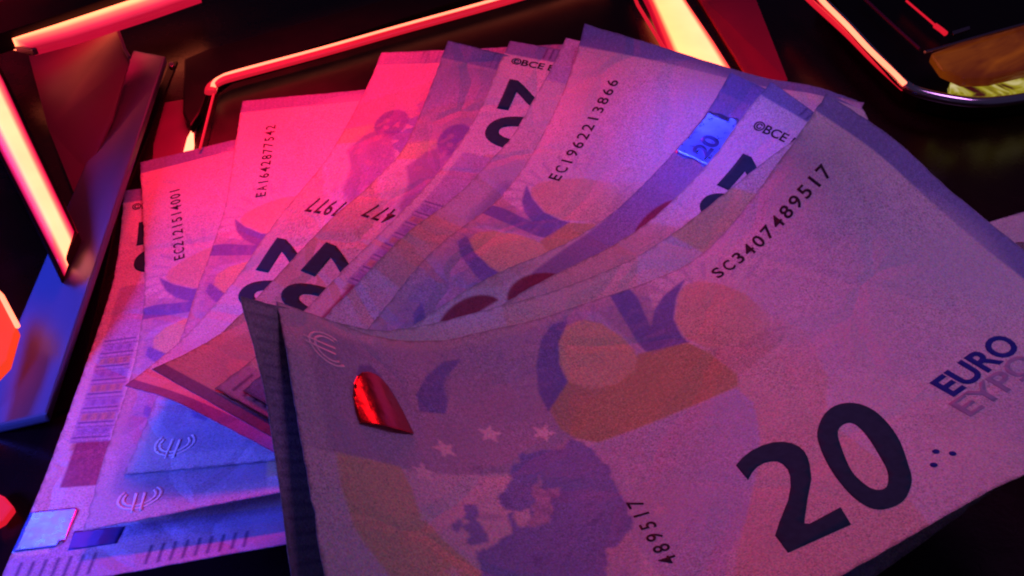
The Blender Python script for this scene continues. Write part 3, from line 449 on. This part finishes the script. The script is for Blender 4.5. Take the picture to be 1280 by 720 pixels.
 'N10': (561,1821,457,648,1747,425,731,1669,393,814,1590,359,897,1512,326,980,1431,305,1062,1346,271,495,1736,437,582,1659,436,670,1582,425,758,1505,404,843,1427,378,925,1347,343,1005,1266,306,427,1663,378,511,1580,388,598,1500,391,685,1421,383,771,1341,365,856,1262,341,940,1181,314,356,1587,348,439,1504,359,523,1422,366,609,1340,367,695,1259,359,781,1178,345,867,1097,328,280,1512,327,363,1428,338,447,1345,346,532,1262,349,618,1179,346,703,1097,338,789,1014,328,199,1437,328,284,1352,333,369,1268,336,454,1184,336,539,1101,333,625,1017,326,710,934,318,120,1362,347,205,1276,341,290,1191,335,375,1107,329,460,1024,321,545,940,312,630,856,302,43,1286,369,127,1200,353,211,1115,337,296,1031,323,380,947,310,465,863,297,549,779,284,-34,1206,383,49,1122,361,132,1038,339,216,954,319,300,871,301,385,787,283,468,703,265,-111,1127,394,-29,1044,368,54,961,342,137,878,317,220,795,293,304,712,270,387,628,247,-187,1048,409,-106,965,378,-25,883,347,58,800,318,140,718,288,223,636,259,305,554,230,-261,968,433,-182,886,394,-102,804,356,-21,722,320,60,641,284,142,560,249,224,480,215,-332,888,465,-256,806,414,-178,725,367,-99,644,323,-19,564,281,62,485,240,143,405,201),
 'N13': (911,1571,230,1021,1616,225,1131,1661,223,1242,1705,222,1354,1750,221,1465,1794,221,1577,1838,220,947,1469,291,1060,1513,234,1172,1558,215,1283,1602,216,1395,1647,216,1506,1691,215,1618,1735,215,989,1366,392,1100,1410,229,1212,1455,209,1324,1499,210,1435,1544,210,1547,1588,210,1658,1632,210,1030,1263,311,1142,1308,208,1253,1352,204,1365,1396,205,1476,1441,205,1588,1485,205,1699,1530,205,1071,1160,200,1183,1205,200,1294,1249,200,1406,1294,200,1517,1338,200,1629,1382,200,1740,1427,200,1112,1058,195,1224,1102,195,1335,1146,195,1447,1191,195,1558,1235,195,1669,1279,195,1781,1324,195,1153,955,190,1264,999,190,1376,1043,190,1487,1088,190,1599,1132,190,1710,1177,190,1822,1221,190,1194,852,185,1305,896,185,1417,941,185,1528,985,185,1640,1029,185,1751,1074,185,1863,1118,185,1235,749,180,1346,793,180,1458,838,180,1569,882,180,1681,926,180,1792,971,180,1904,1015,180,1276,646,175,1387,690,175,1499,735,175,1610,779,175,1722,824,175,1833,868,175,1945,912,175,1317,543,170,1428,588,170,1540,632,170,1651,676,170,1763,721,170,1874,765,170,1986,809,170,1358,440,165,1469,485,165,1581,529,165,1692,573,165,1804,618,165,1915,662,165,2027,707,165,1399,337,160,1510,382,160,1622,426,160,1733,471,160,1845,515,160,1956,559,160,2068,604,160),
 'N11': (582,1601,482,654,1500,479,722,1398,473,789,1295,463,852,1193,443,915,1092,422,978,991,401,496,1540,458,566,1441,450,633,1340,442,697,1239,434,760,1136,423,822,1034,410,885,932,397,412,1485,420,479,1385,415,543,1283,411,606,1181,406,668,1078,401,729,975,396,791,873,389,328,1432,380,392,1330,379,454,1227,379,515,1124,379,575,1020,379,636,916,378,697,814,377,239,1378,353,302,1274,354,364,1171,354,424,1067,356,483,962,358,542,858,360,602,755,362,149,1321,354,211,1217,351,271,1114,343,330,1010,339,389,905,341,447,801,343,505,697,344,60,1261,370,119,1160,358,177,1057,343,235,954,332,293,850,329,350,745,328,408,641,328,-31,1209,389,25,1106,371,82,1003,350,139,900,332,196,795,323,252,690,317,308,585,313,-125,1160,403,-69,1056,384,-14,952,360,42,848,338,98,743,323,153,637,311,207,532,301,-214,1110,436,-161,1006,408,-108,901,380,-54,797,353,0,692,331,53,586,312,104,480,295,-277,1061,508,-236,955,465,-192,851,424,-144,746,387,-95,642,354,-47,536,324,-1,431,295,-326,1009,592,-293,903,542,-258,798,492,-221,694,444,-182,591,396,-144,488,349,-107,385,303,-377,954,676,-337,850,626,-308,744,572,-284,639,514,-261,538,450,-239,440,384,-216,343,318),
 'N12': (588,1560,602,692,1469,570,778,1370,530,859,1265,504,929,1160,497,990,1054,497,1048,948,498,531,1480,575,617,1398,550,697,1304,518,771,1203,494,835,1100,486,894,996,492,952,892,501,476,1443,494,544,1345,495,614,1246,489,679,1146,485,740,1043,488,798,940,498,854,836,512,416,1401,417,473,1296,433,530,1192,449,588,1090,465,645,988,483,700,886,505,754,783,529,339,1344,374,388,1242,400,441,1138,421,495,1036,446,549,935,474,600,835,507,650,736,542,243,1298,359,295,1191,378,348,1086,401,401,983,430,453,882,464,499,784,502,549,684,538,146,1249,364,200,1140,372,253,1033,391,305,929,419,356,829,456,404,730,498,453,630,541,54,1197,375,106,1089,375,157,982,388,208,877,413,259,775,450,309,676,495,357,578,544,-39,1150,393,9,1041,387,59,932,395,110,826,417,161,724,450,210,624,492,258,526,541,-133,1111,409,-86,998,410,-38,888,419,11,781,437,62,676,462,112,572,493,162,469,528,-216,1075,458,-172,961,461,-129,851,470,-83,742,481,-36,634,493,12,526,508,60,418,525,-280,1042,532,-243,930,539,-207,821,544,-168,711,546,-128,599,542,-87,487,538,-46,375,534,-346,1006,613,-312,901,632,-282,792,623,-249,679,616,-217,564,598,-185,451,574,-153,338,549),
}
# ------------------------------------------------------------------ the notes: curled sheets 133 x 72 mm
NU, NW, LEN, WID, SUB = 13, 7, 133.0, 72.0, 8
def refine(A, m):
    n = A.shape[0]; B = np.concatenate([2 * A[:1] - A[1:2], A, 2 * A[-1:] - A[-2:-1]]); out = []
    for i in range(n - 1):
        p0, p1, p2, p3 = B[i:i + 4]
        for k in range(m):
            t = k / m; out.append(.5 * (2 * p1 + (p2 - p0) * t + (2 * p0 - 5 * p1 + 4 * p2 - p3) * t * t + (3 * p1 - p0 - 3 * p2 + p3) * t ** 3))
    out.append(A[-1]); return np.array(out)
class Note:
    """u runs from the far short edge to the near one, w across; design x to the right of the text, y down"""
    def __init__(s, key, design, flip, label, warp=None, lift=0.5):
        A = np.array(NOTE_NODES[key], float).reshape(NU, NW, 3) / 10
        G = np.swapaxes(refine(np.swapaxes(refine(A, SUB), 0, 1), SUB), 0, 1); G[..., 2] += lift
        q = random.Random(len(key) * 31 + int(key[1:])); e = [q.gauss(0, .10) for _ in range(400)]          # worn, slightly uneven edges
        for j in range(G.shape[1]):
            for (a, b) in ((0, 1), (-1, -2)): d = G[b, j] - G[a, j]; G[a, j] += d / np.linalg.norm(d) * abs(e[j + 40 * (a == 0)])
        for i in range(G.shape[0]):
            for (a, b) in ((0, 1), (-1, -2)): d = G[i, b] - G[i, a]; G[i, a] += d / np.linalg.norm(d) * abs(e[100 + i + 120 * (a == 0)])
        s.G = G; s.flip = flip; s.warp = warp
        nu, nw = G.shape[:2]
        n = np.cross(np.gradient(G, axis=0), np.gradient(G, axis=1)); n /= np.linalg.norm(n, axis=-1, keepdims=True); n *= np.sign(n[..., 2:3]); s.N = n
        bm = bmesh.new(); uvl = bm.loops.layers.uv.new('UVMap'); top = [[bm.verts.new(G[i, j] * MM) for j in range(nw)] for i in range(nu)]; bot = [[bm.verts.new((G[i, j] - n[i, j] * .11) * MM) for j in range(nw)] for i in range(nu)]
        def uvof(i, j):
            x, y = s.design(LEN * i / (nu - 1), WID * j / (nw - 1)); return x / LEN, 1 - y / WID
        def face(q, ids):
            f = bm.faces.new(q); f.smooth = True
            for l, (i, j) in zip(f.loops, ids): l[uvl].uv = uvof(i, j)
        up = (np.cross(G[1, 0] - G[0, 0], G[0, 1] - G[0, 0])[2] > 0)
        for i in range(nu - 1):
            for j in range(nw - 1):
                ids = [(i, j), (i + 1, j), (i + 1, j + 1), (i, j + 1)]
                if not up: ids = ids[::-1]
                face([top[a][b] for a, b in ids], ids); face([bot[a][b] for a, b in ids[::-1]], ids[::-1])
        rim = [(i, 0) for i in range(nu)] + [(nu - 1, j) for j in range(1, nw)] + [(i, nw - 1) for i in range(nu - 2, -1, -1)] + [(0, j) for j in range(nw - 2, 0, -1)]
        for a, b in zip(rim, rim[1:] + rim[:1]):
            f = [(a, top), (a, bot), (b, bot), (b, top)]
            fa = bm.faces.new([bm.verts.new(g[i][j].co) for (i, j), g in (f if up else f[::-1])])
            for l, ((i, j), g) in zip(fa.loops, (f if up else f[::-1])): l[uvl].uv = uvof(i, j)
        me = bpy.data.meshes.new('banknote'); bm.to_mesh(me); bm.free(); me.materials.append(PAPERM[design])
        s.o = bpy.data.objects.new('banknote', me); C.objects.link(s.o); tag(s.o, label, 'banknote', 'banknotes fanned out on the dark console')
    def design(s, u, w):
        x, y = (u, WID - w) if s.flip else (LEN - u, w)
        if s.warp: x = float(np.interp(x, s.warp[0], s.warp[1]))
        return x, y
    def surf(s, x, y, h):
        if s.warp: x = float(np.interp(x, s.warp[1], s.warp[0]))
        u, w = (x, WID - y) if s.flip else (LEN - x, y)
        i = min(max(u / LEN, 0), 1) * (s.G.shape[0] - 1); j = min(max(w / WID, 0), 1) * (s.G.shape[1] - 1)
        a, b = min(int(i), s.G.shape[0] - 2), min(int(j), s.G.shape[1] - 2); f, g = i - a, j - b
        def L(Q): return (Q[a, b] * (1 - f) + Q[a + 1, b] * f) * (1 - g) + (Q[a, b + 1] * (1 - f) + Q[a + 1, b + 1] * f) * g
        return L(s.G) + L(s.N) * h
    def lay(s, name, me, m, h=.05, step=1.4, thick=.02, bevel=0):
        """drape a flat outline mesh given in design mm on the sheet and give it a thin body"""
        bm = bmesh.new(); bm.from_mesh(me); bpy.data.meshes.remove(me)
        xs = [v.co.x for v in bm.verts]; ys = [v.co.y for v in bm.verts]
        for lo, hi, no in ((min(xs), max(xs), (1, 0, 0)), (min(ys), max(ys), (0, 1, 0))):
            k = math.floor(lo / step) * step + step
            while k < hi:
                bmesh.ops.bisect_plane(bm, geom=bm.verts[:] + bm.edges[:] + bm.faces[:], plane_co=(k * no[0], k * no[1], 0), plane_no=no, dist=1e-5); k += step
        bmesh.ops.triangulate(bm, faces=bm.faces[:])
        for v in bm.verts: v.co = Vector(s.surf(v.co.x, v.co.y, h(v.co.x, v.co.y) if callable(h) else h)) * MM
        for f in bm.faces: f.smooth = True
        bm.normal_update()
        flip = [f for f in bm.faces if f.normal.z < 0]
        if flip: bmesh.ops.reverse_faces(bm, faces=flip)
        md = bpy.data.meshes.new(name); bm.to_mesh(md); bm.free(); md.materials.append(m)
        o = bpy.data.objects.new(name, md); C.objects.link(o); o.parent = s.o
        sm = o.modifiers.new('thickness', 'SOLIDIFY'); sm.thickness = thick * MM; sm.offset = -1
        return o
def fill(loops):
    cu = bpy.data.curves.new('outline', 'CURVE'); cu.dimensions = '2D'; cu.fill_mode = 'BOTH'
    for l in loops:
        sp = cu.splines.new('POLY'); sp.points.add(len(l) - 1); sp.use_cyclic_u = True
        for p, q in zip(sp.points, l): p.co = (q[0], q[1], 0, 1)
    o = bpy.data.objects.new('outline', cu); C.objects.link(o); me = bpy.data.meshes.new_from_object(o)
    bpy.data.objects.remove(o); bpy.data.curves.remove(cu); return me
def text(body, x0, y0, x1, y1, height, bold=0.0, space=1.0, up=None, fit=True):
    """lettering along the line (x0,y0)-(x1,y1) of the design (y down), stretched to fit it"""
    cu = bpy.data.curves.new('lettering', 'FONT'); cu.body = body; cu.size = 1; cu.offset = bold; cu.space_character = space; cu.resolution_u = 4; cu.fill_mode = 'BOTH'
    o = bpy.data.objects.new('lettering', cu); C.objects.link(o); me = bpy.data.meshes.new_from_object(o); bpy.data.objects.remove(o); bpy.data.curves.remove(cu)
    xs = [v.co.x for v in me.vertices]; a, b = min(xs), max(xs); d = Vector((x1 - x0, y1 - y0)); L = d.length; d /= L; n = Vector((d.y, -d.x))
    sc = L / (b - a)
    for v in me.vertices:
        t = (v.co.x - a) * sc; hh = v.co.y / 0.7 * height
        p = Vector((x0, y0)) + d * t + n * hh; v.co = (p.x, p.y, 0)
    return me
def serial(body, x0, y0, x1, y1, height, bold=.012):
    """evenly pitched figures, as a numbering machine prints them"""
    d = Vector((x1 - x0, y1 - y0)); L = d.length; d /= L; n = Vector((d.y, -d.x)); pitch = L / len(body); bm = bmesh.new()
    for k, ch in enumerate(body):
        cu = bpy.data.curves.new('figure', 'FONT'); cu.body = ch; cu.size = 1; cu.offset = bold; cu.resolution_u = 3; cu.fill_mode = 'BOTH'
        o = bpy.data.objects.new('figure', cu); C.objects.link(o); me = bpy.data.meshes.new_from_object(o); bpy.data.objects.remove(o); bpy.data.curves.remove(cu)
        xs = [v.co.x for v in me.vertices]; mid = (min(xs) + max(xs)) / 2; sc = min(height / .7, pitch * .74 / max(max(xs) - min(xs), .01)); off = random.uniform(-.05, .05)
        for v in me.vertices:
            p = Vector((x0, y0)) + d * ((k + .5) * pitch + (v.co.x - mid) * sc) + n * (v.co.y / .7 * height + off); v.co = (p.x, p.y, 0)
        bm.from_mesh(me); bpy.data.meshes.remove(me)
    me = bpy.data.meshes.new('serial'); bm.to_mesh(me); bm.free(); return me
def arc(cx, cy, rx, ry, a0, a1, n=24): return [(cx + rx * math.cos(math.radians(a0 + (a1 - a0) * k / n)), cy - ry * math.sin(math.radians(a0 + (a1 - a0) * k / n))) for k in range(n + 1)]
def stroke(pts, wd):
    P = [Vector(p) for p in pts]; n = len(P); l, r = [], []
    for i in range(n):
        t = (P[min(i + 1, n - 1)] - P[max(i - 1, 0)]).normalized(); q = Vector((-t.y, t.x)); ww = (wd[i] if isinstance(wd, list) else wd) / 2
        l.append(tuple(P[i] + q * ww)); r.append(tuple(P[i] - q * ww))
    return l + r[::-1]
def digit_two(x0, y0, wd, ht, shear=0.0):
    """bold 2 in the unit box, y down"""
    o = [(0.04, .12), (.16, .05), (.30, .01), (.46, 0), (.66, .025), (.82, .09), (.91, .19), (.93, .29), (.89, .41), (.79, .52), (.64, .64), (.48, .745), (.37, .83),
         (1.0, .83), (1.0, 1.0), (0, 1.0), (0, .88), (.14, .76), (.32, .635), (.48, .52), (.58, .42), (.615, .315), (.585, .225), (.50, .175), (.39, .165), (.26, .19), (.13, .255)]
    return [(x0 + (x + shear * (1 - y)) * wd, y0 + y * ht) for x, y in o]
def digit_zero(x0, y0, wd, ht):
    ring = lambda rx, ry: [(x0 + wd / 2 + math.copysign(abs(math.cos(t)) ** .86, math.cos(t)) * rx, y0 + ht / 2 + math.copysign(abs(math.sin(t)) ** .92, math.sin(t)) * ry) for t in np.linspace(0, 2 * math.pi, 44)[:-1]]
    return [ring(wd / 2, ht / 2), ring(wd * .205, ht * .315)]
def numeral(n, x2, x2e, x0, x0e, y0, y1, m, y0z=None, y1z=None):
    n.lay('numeral', fill([digit_two(x2, y0, x2e - x2, y1 - y0)]), m, .045)
    n.lay('numeral', fill(digit_zero(x0, y0z if y0z is not None else y0, x0e - x0, (y1z or y1) - (y0z if y0z is not None else y0))), m, .045)
def euro_mark(n, cx, cy, w_, h_, m=None):
    """thin outlined currency mark"""
    L = [stroke(arc(cx + w_ * .1, cy, w_ * .5, h_ * .5, 50, 310), .48), stroke(arc(cx + w_ * .1, cy, w_ * .36, h_ * .38, 55, 305), .48),
         stroke([(cx - w_ * .55, cy - h_ * .10), (cx + w_ * .30, cy - h_ * .10)], .48), stroke([(cx - w_ * .55, cy + h_ * .10), (cx + w_ * .26, cy + h_ * .10)], .48)]
    for k, l in enumerate(L): n.lay('currency_mark_stroke', fill([l]), m or M['ink_pale'], .06 + .012 * k, .8)

LABELS = {
 'N1': 'leftmost banknote, half covered, with red block and bright blue foil at its near end',
 'N2': 'banknote with serial EC2121514001, second from the left in the fan',
 'N3': 'bright pink banknote with serial EA1642877542, third from the left',
 'N4': 'pink banknote with hatched top edge whose upside down 20 is cut by the next note',
 'N5': 'banknote with violet top corner, whose upside down 20 ends under the grey folded edge',
 'N6': 'banknote with small BCE EC lettering and a dark sideways 20 near its top',
 'N7': 'thin violet sliver of banknote just left of the one with serial EC1962213866',
 'N8': 'wide banknote with serial EC1962213866 in the middle of the fan',
 'N9': 'banknote with glowing blue foil marked 20 and dark red half roundels',
 'N10': 'narrow pink banknote strip with two cut dark numerals, right of the blue foil',
 'N11': 'banknote directly under the front one, its dull ticked short edge showing on the left',
 'N12': 'front banknote with large dark 20, EURO lettering and serial SC3407489517',
 'N13': 'small pink banknote corner peeking out behind the right edge of the front note'}
# --- far left
n1 = Note('N1', 'O', True, LABELS['N1']); n1.o.name = 'banknote'
numeral(n1, 14.0, 23.0, 24.2, 34.6, 50.5, 67.6, M['ink'])
n1.lay('small_print', text('©BCE ECB', 8.6, 69.6, 8.6, 56.0, 2.4, .02), M['ink_serial'])
n1.lay('foil_patch', fill([[(111.6, 72), (111.4, 64.6), (112.4, 63.8), (121.4, 64.2), (122.4, 65.4), (122.4, 72)]]), M['foil'], .1)
n1.lay('foil_stripe', fill([[(118.4, 63.2), (118.6, 55), (123.6, 55.4), (123.8, 63)]]), M['foil_dark'], .06)
n2 = Note('N2', 'R', False, LABELS['N2'])
n2.lay('serial_number', serial('EC2121514001', 88.7, 9.8, 117.2, 9.8, 2.6, .012), M['ink_serial'])
euro_mark(n2, 5.9, 8.2, 6.2, 7.0)
n3 = Note('N3', 'R', False, LABELS['N3'])
n3.lay('serial_number', serial('EA1642877542', 91.4, 10.4, 120.8, 10.4, 2.6, .012), M['ink_serial'])
euro_mark(n3, 6.9, 7.2, 6.4, 7.0)
# --- the two that lie the other way round
WARP = ([0, 45, 60, 75, 97, 133], [0, 44, 50, 57, 83, 133])
n4 = Note('N4', 'F', True, LABELS['N4'], WARP)
n4.lay('serial_number', serial('407977', 49.6, 54.0, 49.6, 67.6, 2.6, .012), M['ink_serial'])
numeral(n4, 57.0, 69.6, 71.4, 83.4, 50.5, 69.0, M['ink'])
n5 = Note('N5', 'F', True, LABELS['N5'], WARP)
n5.lay('serial_number', serial('218477', 48.6, 54.0, 48.6, 67.8, 2.6, .012), M['ink_serial'])
numeral(n5, 57.0, 69.6, 71.4, 83.4, 50.5, 69.0, M['ink'])
n6 = Note('N6', 'O', True, LABELS['N6'])
numeral(n6, 13.4, 22.4, 23.6, 34.2, 50.0, 67.8, M['ink'])
n6.lay('small_print', text('©BCE ECB', 8.4, 69.4, 8.4, 54.0, 2.1, .02), M['ink_serial'])
n7 = Note('N7', 'O', False, LABELS['N7'])
n8 = Note('N8', 'R', False, LABELS['N8'])
n8.lay('serial_number', serial('EC1962213866', 87.4, 10.0, 120.0, 13.9, 2.9, .012), M['ink_serial'])
n9 = Note('N9', 'P', False, LABELS['N9'])
n9.lay('foil_patch', fill([[(109.4, .5), (110.8, .25), (113, .5), (119.6, .3), (122.6, .6), (122.4, 1.6), (123.2, 3), (123, 5), (123.8, 6.8), (122, 9.6), (111, 10), (109.3, 7.8), (110.1, 5), (109.2, 3)]]), M['foil'], .1)
n9.lay('foil_numeral', text('20', 111.6, 7.0, 117.2, 7.0, 3.8, .03), M['foil_dark'], .18)
n10 = Note('N10', 'Q', True, LABELS['N10'])
numeral(n10, 19.4, 28.8, 29.0, 38.0, 49.2, 66.8, M['ink'])
n10.lay('small_print', text('©BCE ECB', 14.0, 68.6, 14.0, 54.0, 2.1, .02), M['ink_serial'])
n13 = Note('N13', 'R', True, LABELS['N13'])
n11 = Note('N11', 'D', True, LABELS['N11'])
# --- front note
n12 = Note('N12', 'R', False, LABELS['N12'])
n12.lay('serial_number', serial('SC3407489517', 88.6, 8.2, 118.9, 9.6, 2.9, .016), M['ink_serial'])
n12.lay('serial_number', serial('489517', 46.4, 57.6, 49.2, 43.0, 2.3, .012), M['ink_serial'])
def rounded(p, m=4):
    P = [Vector(q) for q in p]; n = len(P); out = []
    for i in range(n):
        a, b, c, d = P[i - 1], P[i], P[(i + 1) % n], P[(i + 2) % n]
        for k in range(m):
            t = k / m; q = .5 * (2 * b + (c - a) * t + (2 * a - 5 * b + 4 * c - d) * t * t + (3 * b - a - 3 * c + d) * t ** 3); out.append((q.x, q.y))
    return out
n12.lay('numeral', fill([rounded([(77.3, 48.3), (80.7, 45.9), (83.8, 45.6), (86.1, 47.5), (86.6, 51.2), (85.1, 56.6), (82.3, 61.7), (80.1, 64.8), (76.8, 66.8), (73.9, 66.6), (72.3, 65.1), (72.1, 61.6), (73.3, 56.5), (75.2, 51.7)]),
    rounded([(79.5, 50.3), (81.4, 49.5), (82.5, 50.5), (82.0, 53.8), (80.3, 58.6), (78.9, 61.6), (76.9, 63.5), (75.4, 63.1), (75.0, 61.3), (75.5, 58.1), (77.6, 53.5)])]), M['ink'], .045)
n12.lay('numeral', fill([[(63.9, 46.3), (65.5, 45.6), (67.5, 45.2), (69.5, 45.3), (71.1, 45.8), (72.3, 46.7), (73.0, 47.8), (73.3, 49), (73.2, 50.4), (72.7, 51.8), (72.0, 53.1), (70.2, 55.7), (66.8, 58.8), (63.6, 61.9), (64.1, 62.4), (69.4, 62.6), (68.2, 65.9), (58.3, 64.8), (59.1, 61.2), (61.3, 59.5), (64.9, 57.0), (66.9, 55.1), (68.2, 53.4), (68.9, 52), (69.1, 50.6), (68.9, 49.6), (68.3, 49), (67.3, 48.6), (66.0, 48.6), (64.7, 49.1), (63.3, 50.0)]]), M['ink'], .045)
n12.lay('lettering', text('EURO', 97.6, 54.6, 115.2, 52.6, 4.1, .03), M['ink_blue'])
n12.lay('lettering', text('EYPΩ', 96.2, 59.1, 114.0, 57.2, 3.7, .02), mat('pale_violet_ink', (0.42, 0.34, 0.52), .6, noise=.3, nscale=1200), .05)
for (x, y) in ((86.8, 62.1), (88.2, 63.7), (84.6, 64.0)): n12.lay('dot', fill([arc(x, y, .5, .5, 0, 345, 12)]), M['ink_blue'], .06)
euro_mark(n12, 8.0, 7.8, 7.4, 7.0)
n12.lay('window_foil', fill([[(10.8, 22.7), (10.7, 19.8), (11.0, 17), (11.6, 14.6), (12.6, 12.6), (13.8, 11.4), (15.2, 10.8), (16.8, 10.7), (18.2, 11.3), (19.3, 12.6), (20.1, 14.8), (20.6, 17), (20.9, 19.4), (21.1, 22), (16.9, 22.6)]]), M['foil_red'],
    lambda x, y: .15 + .75 * math.sin(math.pi * min(max((x - 10.2) / 11.2, 0), 1)), .5)      # film bulged to catch the red light as a streak
